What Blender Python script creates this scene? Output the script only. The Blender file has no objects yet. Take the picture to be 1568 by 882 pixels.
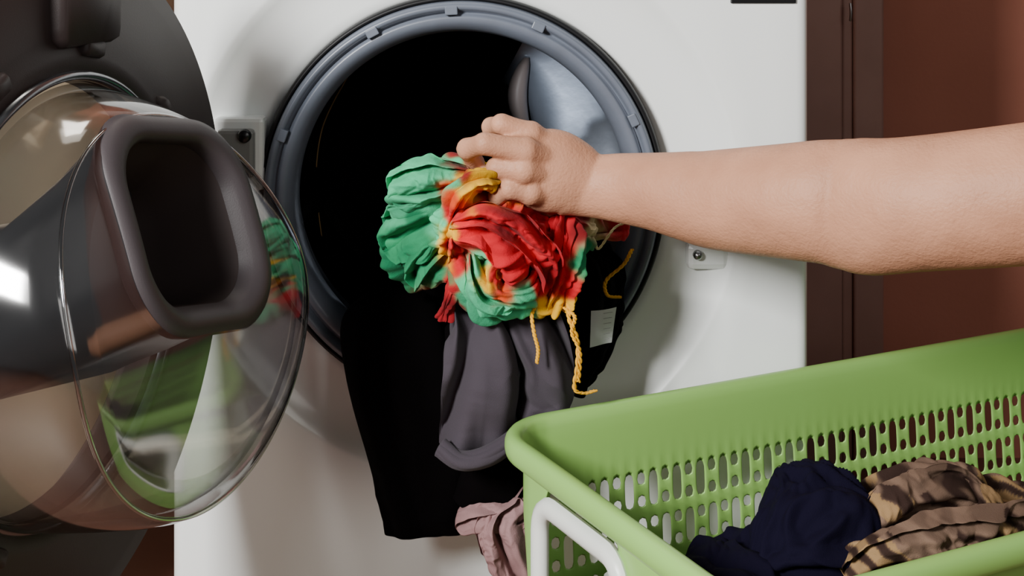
import bpy, bmesh, math, random
from mathutils import Vector, noise, Matrix
random.seed(3)
scene=bpy.context.scene
F=2667.0; CX=0.048; CZ=0.745; CY=-1.35
def W(x,y,Y):
    """metres from a measurement on the 1568-wide reference, at true depth Y"""
    d=Y-CY; px=x*1.2245; py=y*1.2245
    return Vector((CX+(px-960)*d/F, Y, CZ-(py+150)*d/F))
def S(n,Y): return n*1.2245*(Y-CY)/F
def lin(c):
    return tuple((v/255/12.92 if v/255<=0.04045 else ((v/255+0.055)/1.055)**2.4) for v in c)+(1,)
def mat(name,rgb,rough=0.5,metal=0.0,bump=0.0,bscale=200,var=0.0,vscale=5,spec=0.5,attr=None,coat=0,sheen=0,bump2=0,b2scale=30):
    m=bpy.data.materials.new(name); m.use_nodes=True
    nt=m.node_tree; b=nt.nodes['Principled BSDF']
    col=lin(rgb); b.inputs['Base Color'].default_value=col
    b.inputs['Roughness'].default_value=rough; b.inputs['Metallic'].default_value=metal
    b.inputs['Specular IOR Level'].default_value=spec
    b.inputs['Coat Weight'].default_value=coat
    b.inputs['Sheen Weight'].default_value=sheen
    tc=nt.nodes.new('ShaderNodeTexCoord')
    src=None
    if attr:
        a=nt.nodes.new('ShaderNodeAttribute'); a.attribute_name=attr; src=a.outputs['Color']
    if var>0:
        n=nt.nodes.new('ShaderNodeTexNoise'); n.inputs['Scale'].default_value=vscale; n.inputs['Detail'].default_value=4
        nt.links.new(tc.outputs['Object'],n.inputs['Vector'])
        mx=nt.nodes.new('ShaderNodeMix'); mx.data_type='RGBA'; mx.blend_type='MULTIPLY'
        mx.inputs[0].default_value=1
        cr=nt.nodes.new('ShaderNodeValToRGB')
        cr.color_ramp.elements[0].position=0.3; cr.color_ramp.elements[1].position=0.7
        lo=1-var; cr.color_ramp.elements[0].color=(lo,lo*0.97,lo*0.95,1); cr.color_ramp.elements[1].color=(1,1,1,1)
        nt.links.new(n.outputs['Fac'],cr.inputs['Fac'])
        mx.inputs[6].default_value=col
        if src: nt.links.new(src,mx.inputs[6])
        nt.links.new(cr.outputs['Color'],mx.inputs[7]); src=mx.outputs[2]
    if src: nt.links.new(src,b.inputs['Base Color'])
    prev=None
    for bb,sc,dist in ((bump2,b2scale,0.003),(bump,bscale,0.001)):
        if bb>0:
            n=nt.nodes.new('ShaderNodeTexNoise'); n.inputs['Scale'].default_value=sc; n.inputs['Detail'].default_value=3
            nt.links.new(tc.outputs['Object'],n.inputs['Vector'])
            bp=nt.nodes.new('ShaderNodeBump'); bp.inputs['Strength'].default_value=bb; bp.inputs['Distance'].default_value=dist
            nt.links.new(n.outputs['Fac'],bp.inputs['Height'])
            if prev: nt.links.new(prev,bp.inputs['Normal'])
            prev=bp.outputs['Normal']
    if prev: nt.links.new(prev,b.inputs['Normal'])
    return m
def glass(name,tint=0.9,rough=0.02,base=0.04,edge=0.6,edgetint=0.6,pw=4):
    m=bpy.data.materials.new(name); m.use_nodes=True; nt=m.node_tree
    nt.nodes.remove(nt.nodes['Principled BSDF']); out=nt.nodes['Material Output']
    t=nt.nodes.new('ShaderNodeBsdfTransparent')
    g=nt.nodes.new('ShaderNodeBsdfGlossy'); g.inputs['Roughness'].default_value=rough
    f=nt.nodes.new('ShaderNodeLayerWeight'); f.inputs['Blend'].default_value=0.5
    p=nt.nodes.new('ShaderNodeMath'); p.operation='POWER'; p.inputs[1].default_value=pw
    a=nt.nodes.new('ShaderNodeMath'); a.operation='MULTIPLY_ADD'; a.inputs[1].default_value=edge; a.inputs[2].default_value=base; a.use_clamp=True
    cm=nt.nodes.new('ShaderNodeMix'); cm.data_type='RGBA'
    cm.inputs[6].default_value=(tint,tint,tint,1); cm.inputs[7].default_value=(edgetint,edgetint,edgetint,1)
    nt.links.new(f.outputs['Facing'],p.inputs[0]); nt.links.new(p.outputs[0],a.inputs[0]); nt.links.new(p.outputs[0],cm.inputs[0])
    nt.links.new(cm.outputs[2],t.inputs[0])
    mx=nt.nodes.new('ShaderNodeMixShader')
    nt.links.new(a.outputs[0],mx.inputs[0])
    nt.links.new(t.outputs[0],mx.inputs[1]); nt.links.new(g.outputs[0],mx.inputs[2]); nt.links.new(mx.outputs[0],out.inputs[0])
    return m
def mkobj(name,verts,faces,m,parent=None,smooth=True):
    me=bpy.data.meshes.new(name); me.from_pydata([tuple(v) for v in verts],[],faces); me.update()
    bm=bmesh.new(); bm.from_mesh(me); bmesh.ops.recalc_face_normals(bm,faces=bm.faces); bm.to_mesh(me); bm.free()
    o=bpy.data.objects.new(name,me); scene.collection.objects.link(o)
    if isinstance(m,(list,tuple)):
        for x in m: me.materials.append(x)
    elif m: me.materials.append(m)
    for p in me.polygons: p.use_smooth=smooth
    if parent: o.parent=parent
    return o
def empty(name):
    o=bpy.data.objects.new(name,None); scene.collection.objects.link(o); return o
def loft(rings,close_u=True,cap0=False,cap1=False,V=None,Fc=None):
    V=[] if V is None else V; Fc=[] if Fc is None else Fc
    base=len(V); n=len(rings[0])
    for r in rings: V.extend(r)
    for i in range(len(rings)-1):
        for j in range(n if close_u else n-1):
            a=base+i*n+j; b=base+i*n+(j+1)%n
            Fc.append((a,b,b+n,a+n))
    if cap0: Fc.append(tuple(base+j for j in range(n)))
    if cap1: Fc.append(tuple(base+(len(rings)-1)*n+j for j in range(n)))
    return V,Fc
def box(name,lo,hi,m,parent=None,bev=0.002,seg=2):
    x0,y0,z0=lo;x1,y1,z1=hi
    v=[(x0,y0,z0),(x1,y0,z0),(x1,y1,z0),(x0,y1,z0),(x0,y0,z1),(x1,y0,z1),(x1,y1,z1),(x0,y1,z1)]
    f=[(0,3,2,1),(4,5,6,7),(0,1,5,4),(1,2,6,5),(2,3,7,6),(3,0,4,7)]
    o=mkobj(name,v,f,m,parent,smooth=False)
    if bev>0:
        b=o.modifiers.new('bev','BEVEL'); b.width=bev; b.segments=seg
    return o
def rrect(hw,hh,r,n,alt=0.0):
    """rounded rectangle; returns (x,y,nx,ny). alt widens every even interval"""
    r=min(r,hw-1e-4,hh-1e-4)
    a=hw-r; b=hh-r
    L=[2*b,math.pi/2*r,2*a,math.pi/2*r]*2
    tot=sum(L); out=[]
    for i in range(n):
        s=tot*((i+(alt if i%2 else 0)))/n; k=0
        while s>L[k]: s-=L[k]; k+=1
        if k==0: p=(-hw, b-s,-1,0)
        elif k==1:
            t=s/r; p=(-a-r*math.cos(t), -b-r*math.sin(t), -math.cos(t),-math.sin(t))
        elif k==2: p=(-a+s,-hh,0,-1)
        elif k==3:
            t=s/r; p=(a+r*math.sin(t), -b-r*math.cos(t), math.sin(t),-math.cos(t))
        elif k==4: p=(hw,-b+s,1,0)
        elif k==5:
            t=s/r; p=(a+r*math.cos(t), b+r*math.sin(t), math.cos(t),math.sin(t))
        elif k==6: p=(a-s,hh,0,1)
        else:
            t=s/r; p=(-a-r*math.sin(t), b+r*math.cos(t), -math.sin(t),math.cos(t))
        out.append(p)
    return out
def smooth_path(pts,n):
    P=[list(p) for p in pts]; P=[[2*a-b for a,b in zip(P[0],P[1])]]+P+[[2*a-b for a,b in zip(P[-1],P[-2])]]
    m=len(P)-3; out=[]
    for i in range(n):
        t=i/(n-1)*m; k=min(int(t),m-1); t-=k
        q=[]
        for a,b,c,d in zip(P[k],P[k+1],P[k+2],P[k+3]):
            q.append(0.5*((2*b)+(-a+c)*t+(2*a-5*b+4*c-d)*t*t+(-a+3*b-3*c+d)*t**3))
        out.append(q)
    return out
def wire(name,pts,r,m,parent=None,cyc=False):
    cu=bpy.data.curves.new(name,'CURVE'); cu.dimensions='3D'; cu.bevel_depth=r; cu.bevel_resolution=2
    sp=cu.splines.new('NURBS'); sp.points.add(len(pts)-1); sp.use_cyclic_u=cyc
    for p,q in zip(sp.points,pts): p.co=(*q,1)
    sp.use_endpoint_u=not cyc; sp.order_u=3
    o=bpy.data.objects.new(name,cu); scene.collection.objects.link(o); cu.materials.append(m)
    if parent: o.parent=parent
    return o

# ---------------- materials
white=mat('white_enamel',(242,245,243),0.25,coat=0.2)
gasketm=mat('gasket_rubber',(104,111,124),0.36,var=0.12,vscale=30)
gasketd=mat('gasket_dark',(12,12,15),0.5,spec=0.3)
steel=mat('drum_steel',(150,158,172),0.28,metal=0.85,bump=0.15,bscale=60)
shadedsteel=mat('drum_steel_shaded',(8,6,6),0.6,metal=0.0,spec=0.1)  # near-black colour carries the shade inside the drum
paddle=mat('paddle_plastic',(150,136,132),0.5)
doorm=mat('door_dark_plastic',(50,41,40),0.5,bump=0.1,bscale=900,spec=0.3)
cupm=mat('cup_gray_plastic',(58,52,54),0.5,bump=0.1,bscale=900,spec=0.3)
cupin=mat('cup_inner_plastic',(50,41,40),0.65,spec=0.2)
bodygl=mat('smoky_plastic',(50,50,52),0.3)
chrome=mat('ring_trim',(120,122,125),0.2,metal=0.8)
gl=glass('door_glass',0.76,0.09,0.12,0.65,0.35,2.6)
gl_in=glass('door_glass_inner',0.90,0.07,0.06,0.5,0.5,3)
gl2=glass('door_outer_glass',0.92,0.05,0.03,0.4,0.7)
glrim=glass('door_glass_rim',0.7,0.05,0.25,0.6,0.4,2)
wallbrown=mat('brown_paint',(178,112,92),0.8,bump=0.3,bscale=150,var=0.15,vscale=4)
trimm=mat('trim_brown',(152,114,103),0.5,var=0.1,vscale=20)
cream=mat('cream_paint',(230,214,188),0.8,bump=0.2,bscale=120,var=0.05)
floorm=mat('floor_tile',(120,80,66),0.5,var=0.2,vscale=8)
green=mat('green_plastic',(142,190,100),0.35,var=0.05,vscale=6)
whitepl=mat('white_handle_plastic',(225,228,222),0.35)
skin=mat('skin',(192,139,110),0.52,bump=0.55,bscale=420,var=0.2,vscale=22,spec=0.28,bump2=0.4,b2scale=55)
blackcl=mat('black_cotton',(6,4,5),0.95,spec=0.05,bump=0.3,bscale=1500)
graycl=mat('charcoal_jersey',(64,58,65),0.9,spec=0.15,bump=0.5,bscale=1800,sheen=0.05)
mauve=mat('mauve_cotton',(150,117,117),0.9,spec=0.15,bump=0.4,bscale=1200)
navy=mat('navy_cotton',(13,10,28),0.9,spec=0.08,bump=0.4,bscale=1200)
dye=mat('tie_dye_cotton',(200,40,50),0.85,spec=0.12,bump=0.5,bscale=1500,attr='Col',sheen=0.03,bump2=0.5,b2scale=90)
yarn=mat('yellow_cord',(226,165,20),0.8)
pale=mat('pale_cord',(225,215,170),0.8)
labelm=mat('care_label',(205,210,208),0.7)
metalm=mat('screw_metal',(150,150,150),0.3,metal=1)
blk=mat('display_black',(12,12,14),0.3)

# ---------------- room
box('floor',(-1.6,-2.2,-0.05),(2.2,0.7,0.0),floorm,bev=0)
box('wall_back',(-1.6,0.62,0),(2.2,0.72,2.4),wallbrown,bev=0)
box('wall_left',(-0.50,-0.10,0),(-0.42,0.62,2.4),cream,bev=0.003)
tr=empty('trim_door_frame')
for i,(a,b,c) in enumerate([(0.448,0.50,0.594),(0.50,0.515,0.598),(0.515,0.556,0.592)]):
    box('strip_%d'%i,(a,c,0),(b,0.62,2.3),trimm,tr,bev=0.003)
wire('trim_highlight',[W(1302,5,0.575),W(1304,20,0.572),W(1302,32,0.575)],0.002,metalm,tr)  # thin metal wire stands in for a tiny highlight on the trim

# ---------------- washing machine
wm=empty('washing_machine')
Z0=0.48; X0,X1,ZB,ZT=-0.275,0.33,0.012,0.85
angs=[2*math.pi*i/192 for i in range(192)]
for cx_,cz_ in((X0,ZB),(X1,ZB),(X1,ZT),(X0,ZT)):
    a=math.atan2(cz_-Z0,cx_)%(2*math.pi)
    k=min(range(len(angs)),key=lambda i:abs(angs[i]-a)); angs[k]=a
def rectr(a,ins=0):
    c,s=math.cos(a),math.sin(a); t=9
    if c>1e-9:t=min(t,(X1-ins)/c)
    if c<-1e-9:t=min(t,(X0+ins)/c)
    if s>1e-9:t=min(t,(ZT-ins-Z0)/s)
    if s<-1e-9:t=min(t,(ZB+ins-Z0)/s)
    return t
rings=[]
for r,y in [(0.190,0.05),(0.193,0.026),(0.197,0.021),(0.205,0.020),(0.225,0.018),(0.245,0.012),(0.256,0.005),(0.262,0.0005),(0.266,-0.001)]:
    rings.append([Vector((r*math.cos(a),y,Z0+r*math.sin(a))) for a in angs])
for f in (0.3,0.7,1.0):
    rings.append([Vector(((0.266*(1-f)+rectr(a,0.012)*f)*math.cos(a),-0.001 ,Z0+(0.266*(1-f)+rectr(a,0.012)*f)*math.sin(a))) for a in angs])
for k in range(1,6):
    t=k/5*math.pi/2
    ins=0.012*(1-math.sin(t)); y=0.011-0.012*math.cos(t)
    rings.append([Vector((rectr(a,ins)*math.cos(a),y,Z0+rectr(a,ins)*math.sin(a))) for a in angs])
rings.append([Vector((rectr(a)*math.cos(a),0.55,Z0+rectr(a)*math.sin(a))) for a in angs])
V,Fc=loft(rings,cap1=True)
mkobj('cabinet',V,Fc,white,wm)
for fx in (-0.22,0.27):
    for fy in (0.06,0.48):
        V,Fc=loft([[Vector((fx+0.02*math.cos(a*math.pi/8),fy+0.02*math.sin(a*math.pi/8),z)) for a in range(16)] for z in (0.0,0.014)],cap0=True,cap1=True)
        mkobj('foot',V,Fc,blk,wm)
def revolve(name,prof,m,parent,n=160,cx=0,cz=Z0,cap=False,a0=None,a1=None):
    if a0 is None:
        A=[2*math.pi*i/n for i in range(n)]
    else: A=[math.radians(a0+(a1-a0)*i/(n-1)) for i in range(n)]
    rs=[[Vector((cx+r*math.cos(q),y,cz+r*math.sin(q))) for q in A] for r,y in prof]
    V,Fc=loft(rs,cap1=cap,close_u=a0 is None); return mkobj(name,V,Fc,m,parent)
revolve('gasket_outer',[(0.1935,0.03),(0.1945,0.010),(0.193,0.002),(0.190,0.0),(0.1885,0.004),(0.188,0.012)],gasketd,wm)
revolve('gasket',[(0.189,0.02),(0.188,0.0),(0.1855,-0.006),(0.182,-0.007),(0.1795,-0.003),(0.178,0.004),(0.1765,0.0045),(0.175,-0.001),(0.172,-0.003),(0.166,0.001),(0.161,0.008),(0.158,0.018),(0.158,0.03)],gasketm,wm)
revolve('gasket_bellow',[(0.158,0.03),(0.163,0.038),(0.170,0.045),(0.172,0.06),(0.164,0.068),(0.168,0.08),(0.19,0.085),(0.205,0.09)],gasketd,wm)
for a in (118,93,66,25,-35,200,160,250,-75):
    t=math.radians(a)
    o=box('gasket_clip',(-0.006,-0.0085,-0.004),(0.006,0.0,0.004),gasketm,wm,bev=0.001)
    o.location=(0.1795*math.cos(t),0,Z0+0.1795*math.sin(t)); o.rotation_euler=(0,-(t-math.pi/2),0)
revolve('drum',[(0.205,0.09),(0.212,0.10),(0.214,0.2),(0.214,0.40),(0.208,0.415)],shadedsteel,wm)
revolve('drum_back',[(0.208,0.415),(0.19,0.42),(0.15,0.416),(0.14,0.418),(0.08,0.416),(0.07,0.414),(0.001,0.412)],shadedsteel,wm)
revolve('drum_lit_patch',[(0.074,0.412),(0.078,0.407),(0.12,0.403),(0.16,0.398),(0.19,0.388),(0.209,0.365)],steel,wm,n=40,a0=-25,a1=62)  # added brighter sector, shaped as the lit patch on the rear wall
rs=[]
for k in range(13):
    f=k/12; c=W(806-14*math.sin(f*math.pi),88+118*f,0.40); e=max(0.05,math.sin(math.pi*f))**0.4
    rs.append([c+Vector((S(15,0.4)*e*math.cos(q),-0.020*e*max(0,math.sin(q)),0)) for q in [2*math.pi*j/24 for j in range(24)]])
V,Fc=loft(rs,cap0=True,cap1=True); mkobj('drum_rib',V,Fc,paddle,wm)
for a in (195,315):
    t=math.radians(a); rs=[]
    er=Vector((math.cos(t),0,math.sin(t))); et=Vector((-math.sin(t),0,math.cos(t)))
    for k in range(13):
        y=0.11+0.29*k/12; h=0.045*(math.sin(math.pi*min(1,max(0.02,k/12)))**0.35)
        rs.append([Vector((0,y,Z0))+er*(0.213-h*max(0,math.cos(q)))+et*(0.026*math.sin(q)) for q in [(-1+2*j/14)*math.pi/2 for j in range(15)]])
    V,Fc=loft(rs,close_u=False); mkobj('drum_paddle',V,Fc,shadedsteel,wm)
wire('drum_seam',[W(540,105,0.36),W(500,170,0.36),W(485,230,0.36),W(483,300,0.36),W(494,372,0.36)],0.0008,mat('seam_bronze',(190,150,95),0.4,metal=0.2),wm)
a=W(1118,-30,0); b=W(1218,5,0)
box('display',(a.x,-0.004,b.z),(b.x,0.0,a.z),blk,wm,bev=0.001)
a=W(1052,415,0); b=W(1118,372,0)
box('latch_plate',(a.x,0.001,a.z),(b.x,0.017,b.z),white,wm,bev=0.006)
p=W(1068,390,0)
revolve('latch_screw',[(0.0045,0.002),(0.0045,-0.003),(0.004,-0.005),(0.0025,-0.0065),(0.0003,-0.007)],metalm,wm,n=24,cx=p.x,cz=p.z)
a=W(328,292,0); b=W(398,180,0)
box('hinge_plate',(a.x,-0.003,a.z),(b.x+0.004,0.02,b.z),white,wm,bev=0.004)
a=W(335,270,0); b=W(392,196,0)
box('hinge_block',(a.x,-0.012,a.z),(b.x,0.0,b.z),mat('hinge_gray',(130,130,128),0.4),wm,bev=0.004)
p=W(372,210,-0.02)
revolve('hinge_screw',[(0.0065,-0.011),(0.0065,-0.015),(0.005,-0.017),(0.0003,-0.0175)],blk,wm,n=24,cx=p.x,cz=p.z)

# door
th=math.radians(106)
U=Vector((math.cos(th),-math.sin(th),0)); N=Vector((math.sin(th),math.cos(th),0))
HC=Vector((-0.220,-0.034,Z0-0.013)); DR=0.268
DC=HC+U*DR
def D(a,b,c): return DC+U*a+Vector((0,0,1))*b+N*c
def drev(name,prof,m,n=144,cap=False,db=0):
    rs=[[D(r*math.cos(2*math.pi*i/n),db+r*math.sin(2*math.pi*i/n),c) for i in range(n)] for r,c in prof]
    V,Fc=loft(rs,cap1=cap); return mkobj(name,V,Fc,m,wm)
GB=-0.004
drev('door_frame',[(0.158,0.004),(0.158,-0.018),(0.17,-0.030),(0.24,-0.032),(0.262,-0.024),(0.268,-0.010),(0.268,-0.002),(0.265,0.002),(0.249,0.003),(0.247,0.006),(0.19,0.008),(0.178,0.013),(0.164,0.013),(0.158,0.004)],doorm)
drev('door_ring',[(0.166,0.010),(0.165,0.016),(0.162,0.018),(0.159,0.016),(0.158,0.010)],chrome)
drev('door_outer_pane',[(0.160,-0.016),(0.12,-0.020),(0.06,-0.023),(0.001,-0.024)],gl2)
def ce(a,b):
    t=b+0.0; sm=0.5*(t+math.sqrt(t*t+0.0016))
    return 0.139-0.48*sm-0.12*a
RT=0.17
ca,cb=-0.010,0.056
HW,HH=0.075,0.074
def incup(a,b,m=0.0):
    x=(a-ca)*math.cos(RT)+(b-cb)*math.sin(RT); y=-(a-ca)*math.sin(RT)+(b-cb)*math.cos(RT)
    return (abs(x)/(HW+m))**3+(abs(y)/(HH+m))**3<1
n=144
def bowl(name,prof,shrink,dc,m):
    rs=[]; ab=[]
    for r,f in prof:
        for i in range(n):
            q=2*math.pi*i/n; a=(r-shrink)*math.cos(q); b=GB+(r-shrink)*math.sin(q)
            rs.append(D(a,b,0.012+(ce(a,b)-dc-0.012)*f)); ab.append((a,b))
    Fc=[]
    for i in range(len(prof)-1):
        for j in range(n):
            k=(i*n+j,i*n+(j+1)%n,(i+1)*n+(j+1)%n,(i+1)*n+j)
            a=sum(ab[q][0] for q in k)/4; b=sum(ab[q][1] for q in k)/4
            if i>=4 and incup(a,b,-0.005): continue
            Fc.append(k)
    mkobj(name,rs,Fc,m,wm)
prof=[(0.160,0.0),(0.1595,0.06),(0.157,0.25),(0.153,0.5),(0.148,0.75),(0.144,0.88),(0.138,0.96),(0.130,1.0),(0.120,1.01)]
bowl('door_glass_bowl',prof+[(0.120-0.1199*k/16,1.01+0.03*k/16) for k in range(1,17)],0,0,gl)
bowl('door_glass_bowl_inner',[(r,f) for r,f in prof],0.007,0.006,gl_in)
wire('door_glass_rim',[D(0.139*math.cos(2*math.pi*i/72),GB+0.139*math.sin(2*math.pi*i/72),0.012+(ce(0.139*math.cos(2*math.pi*i/72),GB+0.139*math.sin(2*math.pi*i/72))-0.012)*0.955) for i in range(72)],0.0016,glrim,wm,cyc=True)
def cupring(hw,hh,r,ca,cb,cf,n=96,rot=RT):
    out=[]
    for x,y,_,_ in rrect(hw,hh,r,n):
        a=ca+x*math.cos(rot)-y*math.sin(rot); b=cb+x*math.sin(rot)+y*math.cos(rot)
        out.append(D(a,b,cf(a,b)))
    return out
R=[cupring(0.108,0.055,0.03,0.040,0.000,lambda a,b:0.0),
   cupring(0.102,0.058,0.035,0.034,0.006,lambda a,b:0.035),
   cupring(0.086,0.066,0.042,0.010,0.030,lambda a,b:0.5*ce(a,b)+0.01),
   cupring(HW-0.002,HH-0.002,0.046,ca,cb,lambda a,b:ce(a,b)-0.010)]
V,Fc=loft(R); mkobj('cup_body',V,Fc,bodygl,wm)
R=[]
for off,dc in [(-0.002,-0.012),(0.003,-0.005),(0.002,0.003),(-0.002,0.006),(-0.007,0.007),(-0.012,0.005),(-0.0155,0.000),(-0.0175,-0.010)]:
    R.append(cupring(HW+off,HH+off,(HW+off)*0.62,ca,cb,lambda a,b,dc=dc:ce(a,b)+dc))
V,Fc=loft(R); mkobj('cup_lip',V,Fc,cupm,wm)
R=[cupring(HW-.0175,HH-.0175,0.036,ca,cb,lambda a,b:ce(a,b)-0.010),
   cupring(0.054,0.052,0.032,ca+0.004,cb-0.006,lambda a,b:ce(a,b)-0.026),
   cupring(0.048,0.042,0.026,ca+0.012,cb-0.018,lambda a,b:0.6*ce(a,b)-0.01),
   cupring(0.042,0.034,0.022,ca+0.02,cb-0.022,lambda a,b:0.02)]
V,Fc=loft(R,cap1=True); mkobj('cup_interior',V,Fc,cupin,wm)
for ang,rr in [(100,0.183),(62,0.183),(140,0.183),(20,0.183),(-60,0.18),(-110,0.18)]:
    t=math.radians(ang)
    R=[]
    for s_,c in [(1,0.006),(1,0.014),(0.8,0.018)]:
        R.append([D(rr*math.cos(t)+x*s_*math.sin(t)+y*s_*math.cos(t),rr*math.sin(t)-x*s_*math.cos(t)+y*s_*math.sin(t),c) for x,y,_,_ in rrect(0.014,0.007,0.003,24)])
    V,Fc=loft(R,cap1=True); mkobj('door_clip',V,Fc,doorm,wm)
R=[]
for s_,c in [(1,0.003),(1,0.014),(0.92,0.019)]:
    R.append([D(-0.026+x*s_,0.212+y*s_,c) for x,y,_,_ in rrect(0.040,0.029,0.007,32)])
V,Fc=loft(R,cap1=True); mkobj('door_latch_block',V,Fc,doorm,wm)
R=[]
for k in range(6):
    f=k/5; c=Vector((-0.222,-0.004,Z0+0.030)).lerp(D(-0.235,0.045,0.0),f)
    R.append([c+Vector((x,0,y)) for x,y,_,_ in rrect(0.009,0.018,0.004,24)])
V,Fc=loft(R,cap0=True,cap1=True); mkobj('hinge_arm',V,Fc,doorm,wm)

# ---------------- cloth builder
def sab(n,e=0.06): return math.sqrt(n*n+e*e)-e
def cloth(name,tubes,m,colorfn=None,ns=150,nt=200,parent=None):
    V=[];Fc=[]
    for ti,tb in enumerate(tubes):
        path=tb['p']; amp=tb.get('amp',0.006); k=tb.get('k',1.0); g=tb.get('g',1.0); tw=tb.get('tw',0.5); sd=tb.get('seed',ti*7.3)
        cr=tb.get('cr',0.6); fr=tb.get('fr',26); lo=tb.get('lo',1.0); e0=tb.get('e0',0.12); e1=tb.get('e1',0.12)
        wave=tb.get('wave',0.0); wf=tb.get('wf',5.0); dg=tb.get('dg',0.0)
        pts=[]
        for x,y,Y,w,b in path:
            q=W(x,y,Y); pts.append((q.x,q.y,q.z,S(w,Y),b))
        P=smooth_path(pts,ns); L=sum((Vector(P[i+1][:3])-Vector(P[i][:3])).length for i in range(ns-1))
        rings=[]
        for i in range(ns):
            p=Vector(P[i][:3]); q=Vector(P[min(i+1,ns-1)][:3])-Vector(P[max(i-1,0)][:3])
            T=q.normalized(); yv=Vector((0,1,0)); Sd=T.cross(yv)
            Sd=Sd.normalized() if Sd.length>1e-3 else Vector((1,0,0))
            Dp=Sd.cross(T).normalized()
            f=i/(ns-1)
            es=1.0
            if f<e0: es=math.sqrt(max(0,1-(1-f/e0)**2))
            if f>1-e1: es=math.sqrt(max(0,1-(1-(1-f)/e1)**2))
            w=max(P[i][3],0.001)*max(es,0.02); b=max(P[i][4],0.001)*max(es,0.02)
            if wave:
                w*=1+tb.get('wn',0.22)*noise.noise(Vector((f*5,sd,0)))
            ring=[]
            for j in range(nt):
                th_=2*math.pi*j/nt; t2=th_+tw*f*3
                s=f*L/0.05*g*0.5
                c,sn=math.cos(th_),math.sin(th_)
                q0=p+Sd*(w*c)+Dp*(b*sn)
                wv=noise.noise(Vector((c*1.0+sd,sn*1.0,s*0.8)))*0.8
                if wave:
                    ph=c*wf*(1-0.35*f)+2.2*noise.noise(Vector((c*1.2+sd,s*0.8,3)))+s*0.8+sd+dg*f
                    q0=q0+Dp*(wave*(1-abs(math.sin(ph))**1.4*2+0.5*c*c))
                    q0=q0+Sd*(wave*0.5*math.cos(ph)*(1-abs(c)))
                n1=noise.noise(Vector((math.cos(t2)*k+sd,math.sin(t2)*k+wv*0.6,s*0.4+wv)))
                w3=noise.noise_vector(q0*fr*0.5+Vector((sd,0,0)))
                q3=Vector((q0.x*fr,q0.y*fr*0.6,q0.z*fr))+w3*1.6+Vector((sd,sd*0.3,0))
                n2=noise.noise(q3)
                n3=noise.noise(q3*2.3+w3*0.8)
                h=(sab(n1,0.03)*2.6-0.45)*lo+((0.32-sab(n2,0.02)*1.9))*cr+(sab(n3,0.02)*1.3-0.2)*cr*0.45
                nrm=(Sd*c*b+Dp*sn*w); nrm.normalize()
                if wave: ring.append(q0+Dp*(amp*h*max(es,0.1)))
                else: ring.append(q0+nrm*(amp*h*max(es,0.1)))
            rings.append(ring)
        loft(rings,cap0=True,cap1=True,V=V,Fc=Fc)
    o=mkobj(name,V,Fc,m,parent)
    if colorfn:
        at=o.data.color_attributes.new('Col','FLOAT_COLOR','POINT')
        for i,v in enumerate(o.data.vertices): at.data[i].color=colorfn(v.co)
    return o
G=(72,186,134);G2=(38,136,90);R_=(198,26,40);R2=(140,24,32);Yl=(236,180,30);O_=(215,75,30);Wt=(215,195,150)
seeds=[(620,285,G),(650,270,G),(690,258,G),(660,300,G),(640,340,G2),(620,370,G2),(640,410,G2),(670,430,G2),(665,345,G),(655,385,G2),(612,330,G),(660,250,G),(672,320,G),
 (693,246,R2),(715,250,R2),(725,262,Yl),(750,270,Yl),(715,282,Yl),(700,295,O_),(698,312,R_),(735,285,R_),(688,345,Yl),(682,380,Yl),(695,370,R_),
 (720,330,R_),(750,325,R_),(790,350,R_),(720,355,R_),(760,370,R_),(810,390,R_),(830,420,R_),(800,370,R_),(700,388,R_),(735,395,G),(744,408,Yl),(720,420,G),(715,445,G),(745,440,G),(768,405,R_),(778,420,R_),
 (772,440,O_),(795,437,G),(800,452,G),(740,465,G),(775,465,G),(685,440,R_),(690,465,R2),(855,350,R_),(865,375,R_),(860,410,R_),(858,438,R_),(850,462,Yl),(870,467,Yl),(848,395,R_),(905,350,R2),(935,350,R2),(915,365,Wt),(890,390,G2),(950,360,R_)]
SD=[(W(x,y,-0.15).x,W(x,y,-0.15).z,lin(c)) for x,y,c in seeds]
def dyecol(v):
    wx=noise.noise(v*45)*0.008+noise.noise(v*160)*0.002; wz=noise.noise(v*45+Vector((9,9,9)))*0.008
    x=v.x+wx; z=v.z+wz; tot=0; c=[0,0,0]
    for sx,sz,cc in SD:
        d=math.hypot(x-sx,z-sz)
        if d>0.08: continue
        w=math.exp(-d/0.0018); tot+=w
        for i in range(3): c[i]+=w*cc[i]
    if tot<1e-20: return SD[0][2]
    f=0.85+0.5*noise.noise(v*35)
    return (c[0]/tot*f,c[1]/tot*f,c[2]/tot*f,1)
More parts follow.
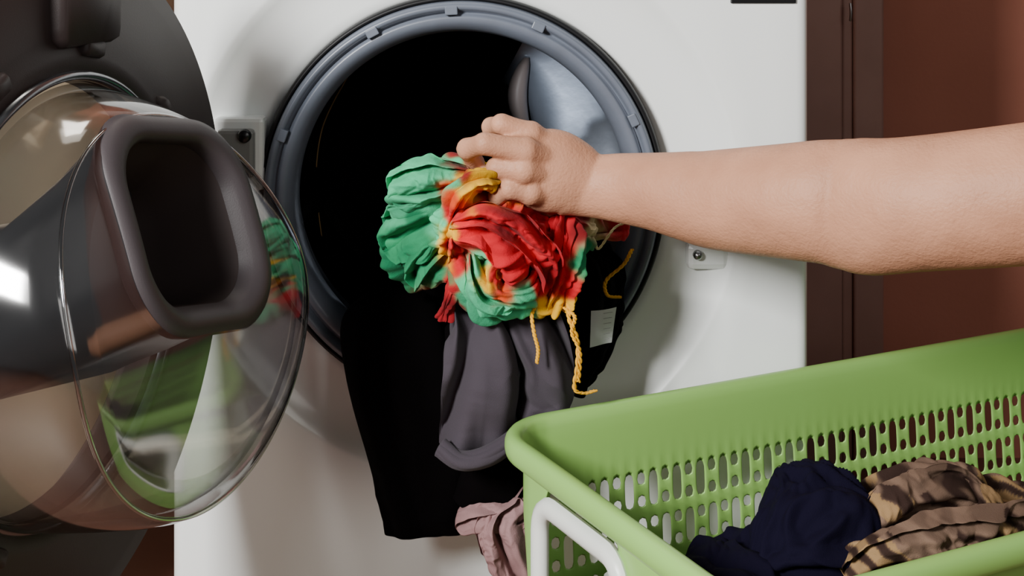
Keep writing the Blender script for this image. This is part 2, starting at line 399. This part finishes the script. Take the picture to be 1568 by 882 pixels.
tie=[
 dict(p=[(705,272,-0.12,18,0.02),(665,285,-0.125,28,0.03),(635,295,-0.12,28,0.03),(615,305,-0.11,12,0.02)],amp=0.010,k=1.6),
 dict(p=[(690,310,-0.10,30,0.03),(655,345,-0.10,38,0.03),(635,375,-0.09,36,0.03),(650,420,-0.08,20,0.02),(660,438,-0.08,12,0.015)],amp=0.010,k=1.4),
 dict(p=[(670,268,-0.10,12,0.02),(700,258,-0.10,14,0.02),(740,266,-0.11,22,0.02)],amp=0.005,k=1.2),
 dict(p=[(768,272,-0.165,12,0.012),(735,272,-0.175,18,0.013),(708,290,-0.175,20,0.014),(695,325,-0.17,17,0.013),(690,360,-0.165,17,0.013),(690,392,-0.15,10,0.010)],amp=0.008,k=1.2,cr=1.0,fr=40),
 dict(p=[(700,335,-0.13,20,0.03),(745,345,-0.15,42,0.035),(790,370,-0.15,46,0.035),(812,410,-0.14,40,0.03),(812,440,-0.12,20,0.02)],amp=0.016,k=1.2,cr=0.9,fr=36),
 dict(p=[(760,310,-0.12,30,0.03),(800,330,-0.12,40,0.03),(850,350,-0.11,36,0.03),(900,355,-0.08,28,0.025)],amp=0.012,k=1.3,cr=0.9,fr=36),
 dict(p=[(715,385,-0.14,12,0.02),(728,420,-0.155,22,0.022),(742,450,-0.155,26,0.022),(775,458,-0.15,22,0.02),(815,450,-0.14,14,0.016)],amp=0.010,k=1.5),
 dict(p=[(760,395,-0.17,10,0.010),(752,420,-0.18,13,0.011),(765,445,-0.18,13,0.011),(800,440,-0.175,11,0.010),(815,425,-0.16,8,0.008)],amp=0.006,k=1.2,cr=0.9,fr=40),
 dict(p=[(862,335,-0.13,20,0.018),(863,375,-0.15,22,0.016),(858,415,-0.155,22,0.012),(853,450,-0.15,28,0.010),(853,470,-0.145,28,0.005)],amp=0.009,k=1.8,cr=0.5,fr=36,lo=1.2,e1=0.05),
 dict(p=[(712,400,-0.14,8,0.01),(692,440,-0.15,11,0.010),(682,470,-0.14,13,0.010),(678,488,-0.135,12,0.006)],amp=0.005,k=1,e1=0.06),
 dict(p=[(880,350,-0.07,18,0.02),(915,352,-0.06,20,0.02),(960,348,-0.05,8,0.012)],amp=0.009,k=1.3),
 dict(p=[(722,268,-0.155,12,0.0022),(680,274,-0.160,30,0.0022),(640,284,-0.158,40,0.0022),(604,300,-0.145,34,0.0022)],amp=0.007,k=1,lo=0.3,cr=0.8,fr=34,wave=0.009,wf=5.5,e0=0.05,e1=0.10),
 dict(p=[(700,322,-0.140,18,0.0022),(660,340,-0.145,42,0.0022),(622,362,-0.135,50,0.0022),(594,376,-0.12,38,0.0022)],amp=0.007,k=1,lo=0.3,cr=0.8,fr=30,wave=0.010,wf=4.5,e0=0.05,e1=0.10),
 dict(p=[(690,375,-0.140,18,0.0022),(662,400,-0.140,36,0.0022),(640,438,-0.125,26,0.0022)],amp=0.006,k=1,lo=0.3,cr=0.8,fr=32,wave=0.008,wf=4.0,e0=0.05,e1=0.12),
 dict(p=[(698,345,-0.185,16,0.0022),(742,345,-0.198,36,0.0022),(790,372,-0.195,44,0.0022),(828,405,-0.180,34,0.0022),(836,430,-0.165,18,0.0022)],amp=0.008,k=1,lo=0.3,cr=0.9,fr=34,wave=0.011,wf=4.8,e0=0.05,e1=0.08),
 dict(p=[(722,392,-0.180,10,0.0022),(728,425,-0.188,20,0.0022),(745,455,-0.185,28,0.0022),(785,462,-0.172,18,0.0022)],amp=0.006,k=1,lo=0.3,cr=0.8,fr=34,wave=0.008,wf=4.5,e0=0.05,e1=0.1),
]
td=cloth('tie_dye_shirt',tie,dye,dyecol)
def string(pts,r,m,tw=0.0025,n=60,parent=td):
    P=smooth_path([tuple(W(*p)) for p in pts],n)
    for ph in (0,math.pi):
        wire('cord',[(p[0]+tw*math.cos(i*0.9+ph),p[1]+tw*math.sin(i*0.9+ph),p[2]) for i,p in enumerate(P)],r,m,parent)
string([(828,462,-0.155),(815,480,-0.16),(818,510,-0.165),(824,535,-0.165),(822,556,-0.165)],0.0011,yarn,0.0008)
string([(870,465,-0.155),(872,490,-0.165),(884,520,-0.165),(884,560,-0.165),(880,595,-0.16),(895,602,-0.155),(912,598,-0.15)],0.0011,yarn,0.0011)
string([(862,470,-0.155),(880,485,-0.165),(876,510,-0.167),(888,540,-0.167),(886,585,-0.163)],0.0009,yarn,0.0011)
string([(968,382,-0.06),(955,405,-0.06),(928,430,-0.06),(930,452,-0.06),(950,455,-0.06)],0.0012,yarn,0.0008)
string([(905,360,-0.09),(912,375,-0.09),(918,380,-0.09),(940,350,-0.09),(955,342,-0.09)],0.0008,pale,0.0006)

cloth('charcoal_sweater',[
 dict(p=[(710,480,-0.09,24,0.02),(728,520,-0.115,40,0.022),(738,580,-0.12,50,0.022),(732,640,-0.12,50,0.02),(728,685,-0.12,46,0.010)],amp=0.008,k=0.5,g=0.5,lo=0.3,cr=0.5,fr=12,e0=0.1,e1=0.03),
 dict(p=[(790,470,-0.08,38,0.02),(815,520,-0.10,48,0.022),(830,570,-0.10,46,0.022),(818,615,-0.10,42,0.02),(798,645,-0.095,32,0.015)],amp=0.008,k=0.5,g=0.7,lo=0.4,cr=0.5,fr=14,tw=-0.4),
 dict(p=[(712,468,-0.125,28,0.0022),(726,510,-0.142,46,0.0022),(736,570,-0.150,58,0.0022),(732,640,-0.148,58,0.0022),(727,700,-0.142,56,0.0022)],amp=0.010,k=0.5,lo=0.2,cr=0.5,fr=13,wave=0.011,wf=2.1,dg=2.4,wn=0.05,e0=0.04,e1=0.012,g=0.5,seed=2.2),
 dict(p=[(785,458,-0.115,40,0.0022),(812,510,-0.132,54,0.0022),(832,565,-0.136,48,0.0022),(826,610,-0.134,50,0.0022),(806,652,-0.128,40,0.0022)],amp=0.010,k=0.5,lo=0.2,cr=0.6,fr=14,wave=0.012,wf=2.6,dg=-3.0,wn=0.08,e0=0.04,e1=0.05,g=0.6,seed=11.4),
 dict(p=[(672,684,-0.155,15,0.008),(705,705,-0.162,14,0.010),(745,699,-0.162,15,0.010),(788,672,-0.156,14,0.008)],amp=0.001,k=1,e0=0.03,e1=0.03),
],graycl)
cloth('black_trousers',[
 dict(p=[(600,450,-0.02,60,0.03),(605,520,-0.06,74,0.035),(622,600,-0.075,80,0.03),(644,690,-0.075,76,0.028),(656,770,-0.075,66,0.022),(657,820,-0.075,52,0.010)],amp=0.007,k=0.7,g=0.5,cr=0.2,fr=12,e1=0.015),
 dict(p=[(720,480,-0.05,60,0.03),(735,600,-0.08,66,0.03),(760,690,-0.09,62,0.025),(755,745,-0.09,62,0.02),(735,785,-0.09,52,0.012)],amp=0.006,k=0.7,g=0.5,cr=0.2,fr=12,e1=0.03),
 dict(p=[(560,380,0.06,60,0.04),(680,440,0.04,90,0.05),(800,470,0.04,90,0.06),(900,470,0.02,62,0.05),(935,500,0.02,30,0.03)],amp=0.014,k=1.0),
 dict(p=[(880,370,0.0,40,0.03),(905,430,-0.02,48,0.03),(905,500,-0.03,44,0.03),(880,560,-0.04,34,0.03),(870,600,-0.04,22,0.02)],amp=0.012,k=1.0),
],blackcl)
cloth('mauve_towel',[
 dict(p=[(812,700,-0.06,16,0.012),(805,740,-0.065,22,0.015),(785,780,-0.075,26,0.015),(745,790,-0.085,18,0.012)],amp=0.008,k=1.8),
 dict(p=[(795,770,-0.07,24,0.015),(775,805,-0.085,28,0.015),(785,850,-0.09,34,0.015),(810,900,-0.09,36,0.015)],amp=0.010,k=2.0),
 dict(p=[(815,695,-0.085,18,0.002),(806,740,-0.095,28,0.002),(775,782,-0.108,30,0.002),(735,792,-0.112,28,0.002),(702,804,-0.105,16,0.002)],amp=0.006,k=1,lo=0.3,cr=0.8,fr=34,wave=0.008,wf=4.0,e0=0.05,e1=0.08),
 dict(p=[(792,765,-0.105,26,0.002),(768,800,-0.118,36,0.002),(782,845,-0.118,40,0.002),(808,900,-0.11,40,0.002)],amp=0.006,k=1,lo=0.3,cr=0.8,fr=34,wave=0.009,wf=4.5,e0=0.05,e1=0.08),
 dict(p=[(750,785,-0.115,20,0.002),(744,815,-0.118,16,0.002),(748,856,-0.112,9,0.002)],amp=0.004,k=1,lo=0.3,cr=0.6,fr=34,wave=0.005,wf=3.0,e0=0.05,e1=0.1),
],mauve)
a=[W(905,476,-0.085),W(944,470,-0.085),W(937,526,-0.08),W(903,531,-0.08)]
pts=[];Fc=[]
for i in range(7):
    for j in range(7):
        u=i/6;v=j/6
        p=a[0].lerp(a[1],u).lerp(a[3].lerp(a[2],u),v); p=p+Vector((0,-0.003*math.sin(u*3+v*2),0)); pts.append(p)
for i in range(6):
    for j in range(6): k=i*7+j; Fc.append((k,k+1,k+8,k+7))
lb=mkobj('care_label',pts,Fc,labelm,td)
pm=mat('label_print',(130,130,130),0.8)
for r in range(6):
    q0=W(924,480+r*8,-0.0895); q1=W(938-r,478+r*8,-0.0895)
    wire('label_print',[q0,(q0+q1)/2,q1],0.0002,pm,lb)

# ---------------- arm
V=[];Fc=[]
def tube(pts,n=28,ns=None):
    P=[]
    for x,y,Y,h,t in pts:
        q=W(x,y,Y); P.append((q.x,q.y,q.z,S(h,Y),t))
    ns=ns or len(P)*8
    P=smooth_path(P,ns); rings=[]
    for i in range(ns):
        p=Vector(P[i][:3]); T=(Vector(P[min(i+1,ns-1)][:3])-Vector(P[max(i-1,0)][:3])).normalized()
        Up=Vector((0,0,1))-T*T.z
        if Up.length<0.3: Up=Vector((1,0,0))-T*T.x
        Up.normalize(); Sd=T.cross(Up).normalized()
        rings.append([p+Up*P[i][3]*math.cos(2*math.pi*j/n)+Sd*P[i][4]*math.sin(2*math.pi*j/n) for j in range(n)])
    loft(rings,cap0=True,cap1=True,V=V,Fc=Fc)
def ball(c,r,sx=1,sy=1,sz=1):
    rings=[]
    for i in range(1,12):
        t=math.pi*i/12
        rings.append([c+Vector((r*sx*math.sin(t)*math.cos(2*math.pi*j/20),r*sy*math.sin(t)*math.sin(2*math.pi*j/20),r*sz*math.cos(t))) for j in range(20)])
    loft(rings,cap0=True,cap1=True,V=V,Fc=Fc)
def chain(pts):
    C=[(W(x,y,Y),r) for x,y,Y,r in pts]
    for (p,r) in C: ball(p,r)
    for (p,r),(q,s) in zip(C,C[1:]):
        T=(q-p).normalized(); A=T.orthogonal().normalized(); B=T.cross(A)
        rings=[]
        for k in range(7):
            f=k/6; rr=r+(s-r)*f; rr*=1-0.12*math.sin(math.pi*f)
            c=p.lerp(q,f)
            rings.append([c+A*rr*math.cos(2*math.pi*j/20)+B*rr*math.sin(2*math.pi*j/20) for j in range(20)])
        loft(rings,cap0=True,cap1=True,V=V,Fc=Fc)
tube([(870,276,-0.150,56,0.023),(900,284,-0.150,48,0.021),(950,288,-0.158,53,0.024),(1000,293,-0.172,59,0.028),(1050,300,-0.188,68,0.032),(1100,306,-0.203,76,0.036),(1200,308,-0.238,87,0.041),(1260,309,-0.258,94,0.0395),(1295,313,-0.268,100,0.0355),(1330,316,-0.279,104,0.038),(1400,312,-0.295,102,0.046),(1568,297,-0.33,107,0.048),(1800,270,-0.37,114,0.05),(2050,235,-0.42,120,0.052)],n=64,ns=200)
tube([(905,283,-0.150,44,0.019),(880,272,-0.152,56,0.021),(850,263,-0.155,64,0.022),(820,258,-0.158,61,0.020),(797,254,-0.157,50,0.016)],n=40,ns=40)
chain([(850,225,-0.155,0.0110),(812,206,-0.164,0.0118),(768,190,-0.166,0.0092),(752,194,-0.142,0.0086),(752,220,-0.122,0.0077)])
chain([(850,245,-0.162,0.0110),(804,231,-0.178,0.0124),(742,220,-0.184,0.0098),(716,228,-0.168,0.0096),(728,250,-0.146,0.0084)])
chain([(850,268,-0.162,0.0110),(802,260,-0.179,0.0122),(760,257,-0.176,0.0092),(752,268,-0.155,0.0085),(765,280,-0.135,0.0078)])
chain([(850,295,-0.158,0.0115),(812,294,-0.173,0.0114),(780,290,-0.178,0.0088),(762,300,-0.165,0.0086),(775,312,-0.150,0.0080)])
chain([(880,300,-0.140,0.013),(835,312,-0.128,0.0125),(795,306,-0.115,0.0105),(765,292,-0.108,0.009),(748,280,-0.108,0.0078)])
arm=mkobj('person_arm',V,Fc,skin)
r=arm.modifiers.new('rm','REMESH'); r.mode='VOXEL'; r.voxel_size=0.0017; r.use_smooth_shade=True
s=arm.modifiers.new('sm','SMOOTH'); s.factor=0.5; s.iterations=5

# ---------------- laundry basket
BO=Vector((0.044,-0.182,0)); BU=Vector((0.893,0.451,0)).normalized(); BV=Vector((0.451,-0.893,0)).normalized()
BL,BW,BZ=0.70,0.335,0.330
BC=BO+BU*BL/2+BV*BW/2
def B(x,y,z): return Vector((BC.x,BC.y,z))+BU*x+BV*y
NC=328
per=rrect(BL/2,BW/2,0.040,NC,alt=0.36)
bk=empty('laundry_basket')
rows=[(0.013,0.018),(0.016,0.010),(0.0145,0.002),(0.010,-0.001),(0.003,0.000),(0.0,0.006),(0.0,0.03),(0.0,0.062)]
cell=0.0094; NCEL=16
for i in range(1,NCEL+1): rows.append((0.0-0.02*(i*cell)/0.3,0.062+i*cell))
rows.append((-0.018,0.27)); rows.append((-0.02,0.320)); rows.append((-0.028,0.328))
patA="HHHsHsHsHHHsHsHsHHH"; patB="HsHsHHHsHsHsHHHsHsH"
V=[];Fc=[]
for ri,(o_,d_) in enumerate(rows):
    for (x,y,nx,ny) in per: V.append(B(x+nx*o_,y+ny*o_,BZ-d_))
hy=-BW/2+0.125
for i in range(len(rows)-1):
    for j in range(NC):
        x,y,nx,ny=per[j]; x2,y2,nx2,ny2=per[(j+1)%NC]
        ym=(y+y2)/2
        hole=False
        if 7<=i<7+NCEL:
            ci=i-7
            flat=max(abs(nx),abs(ny))>0.97 and max(abs(nx2),abs(ny2))>0.97
            if flat and j%2==0:
                pat=patA if (j//2)%2==0 else patB
                hole=pat[ci]=='H'
        if nx<-0.9:
            mid=(rows[i][1]+rows[i+1][1])/2
            hole=abs(ym-hy)<0.055 and 0.04<mid<0.118
        if not hole:
            a=i*NC+j; b=i*NC+(j+1)%NC; Fc.append((a,b,b+NC,a+NC))
base=(len(rows)-1)*NC
Fc.append(tuple(base+j for j in range(NC)))
o=mkobj('shell',V,Fc,green,bk)
s=o.modifiers.new('sol','SOLIDIFY'); s.thickness=0.0018; s.offset=0
s=o.modifiers.new('sub','SUBSURF'); s.levels=1; s.render_levels=1
R=[]; NR=64
for q in range(10):
    ph=2*math.pi*q/10; R.append([])
    for (x,y,nx,ny) in rrect(0.062,0.042,0.022,NR):
        off=0.0085*math.cos(ph); ou=0.007*math.sin(ph)
        R[-1].append(B(-BL/2-0.003-ou*1.0, hy+x+nx*off, BZ-0.080+y+ny*off))
R.append(R[0]); V,Fc=loft(R)
mkobj('handle',V,Fc,whitepl,bk)
cloth('navy_shirt',[dict(p=[(1165,815,-0.24,24,0.05),(1200,808,-0.25,54,0.06),(1258,800,-0.25,66,0.06),(1300,815,-0.24,44,0.05),(1316,840,-0.24,20,0.03)],amp=0.014,k=0.8),
 dict(p=[(1050,850,-0.27,14,0.03),(1110,858,-0.28,18,0.04),(1180,868,-0.28,26,0.05)],amp=0.009,k=1),
 dict(p=[(1120,930,-0.26,60,0.06),(1300,940,-0.22,70,0.08),(1500,920,-0.17,70,0.08),(1640,890,-0.12,60,0.06)],amp=0.012,k=1)],navy)
def patt(v):
    t=noise.noise(v*22)*6+ (v.x*0.6+v.z)*340+noise.noise(v*70)*1.4
    q=0.5+0.5*math.sin(t); q=min(1,max(0,(q-0.2)*1.8)); q2=noise.noise(v*24+Vector((5,1,2)))
    a=lin((116,93,78)); b=lin((48,33,28)); c=lin((168,134,84))
    if q2<-0.05: q=min(1,q*0.4+0.6)
    r=[a[i]*q+b[i]*(1-q) for i in range(3)]
    if q2>0.15 and q>0.5: r=[r[i]*0.5+c[i]*0.5 for i in range(3)]
    return (*r,1)
patm=mat('striped_print_fabric',(140,110,80),0.85,spec=0.15,bump=0.4,bscale=1200,attr='Col')
cloth('patterned_blouse',[
 dict(p=[(1330,850,-0.25,30,0.035),(1360,800,-0.24,36,0.035),(1410,772,-0.22,34,0.035),(1470,762,-0.20,30,0.035),(1510,790,-0.19,26,0.03)],amp=0.010,k=1.4),
 dict(p=[(1300,880,-0.28,20,0.03),(1350,858,-0.29,30,0.03),(1430,838,-0.28,32,0.035),(1520,822,-0.26,36,0.035),(1640,808,-0.21,34,0.035)],amp=0.012,k=1.4),
 dict(p=[(1480,785,-0.18,30,0.04),(1560,792,-0.16,32,0.04),(1660,792,-0.12,30,0.04)],amp=0.010,k=1.4),
 dict(p=[(1322,852,-0.285,22,0.002),(1356,800,-0.278,36,0.002),(1410,768,-0.262,40,0.002),(1468,758,-0.24,36,0.002),(1505,785,-0.225,26,0.002)],amp=0.007,k=1,lo=0.3,cr=0.8,fr=28,wave=0.009,wf=3.8,e0=0.05,e1=0.08),
 dict(p=[(1298,878,-0.31,20,0.002),(1350,852,-0.325,32,0.002),(1430,830,-0.320,38,0.002),(1520,815,-0.30,42,0.002),(1640,800,-0.25,40,0.002)],amp=0.007,k=1,lo=0.3,cr=0.8,fr=28,wave=0.009,wf=3.8,e0=0.05,e1=0.05)],patm,patt)

# ---------------- lights, world, camera
def area(name,loc,tgt,size,power,col=(1,1,1)):
    l=bpy.data.lights.new(name,'AREA'); l.size=size; l.energy=power; l.color=col
    o=bpy.data.objects.new(name,l); scene.collection.objects.link(o); o.location=loc
    o.rotation_euler=(Vector(tgt)-Vector(loc)).to_track_quat('-Z','Y').to_euler(); return o
area('studio_lamp_key',(-0.86,-1.55,1.20),(0.20,-0.05,0.45),0.36,68,(1,0.99,0.97))
area('studio_lamp_fill',(1.2,-1.9,1.3),(0.3,0,0.4),0.9,8,(1,0.97,0.94))
area('left_wall_light',(-0.15,0.3,1.9),(-0.45,0.2,0.2),0.3,4,(1,0.93,0.82))  # area light aimed down at the cream left wall
sl=bpy.data.lights.new('drum_highlight_spot','SPOT'); sl.energy=230; sl.spot_size=math.radians(4.2); sl.spot_blend=1.0; sl.shadow_soft_size=0.02; sl.color=(0.90,0.95,1)  # added spot from outside the machine, brightens the steel patch
so=bpy.data.objects.new('drum_highlight_spot',sl); scene.collection.objects.link(so); so.location=(-0.25,-1.38,0.76)
so.rotation_euler=(W(868,140,0.41)-so.location).to_track_quat('-Z','Y').to_euler()
w=bpy.data.worlds.new('World'); scene.world=w; w.use_nodes=True
w.node_tree.nodes['Background'].inputs[0].default_value=(0.97,0.98,1,1); w.node_tree.nodes['Background'].inputs[1].default_value=0.09
cam=bpy.data.cameras.new('Camera'); co=bpy.data.objects.new('Camera',cam); scene.collection.objects.link(co)
cam.lens=50; cam.sensor_width=36; cam.shift_y=-(540+150)/1920; cam.clip_start=0.01
co.location=(CX,CY,CZ); co.rotation_euler=(math.radians(90),0,0)
scene.camera=co
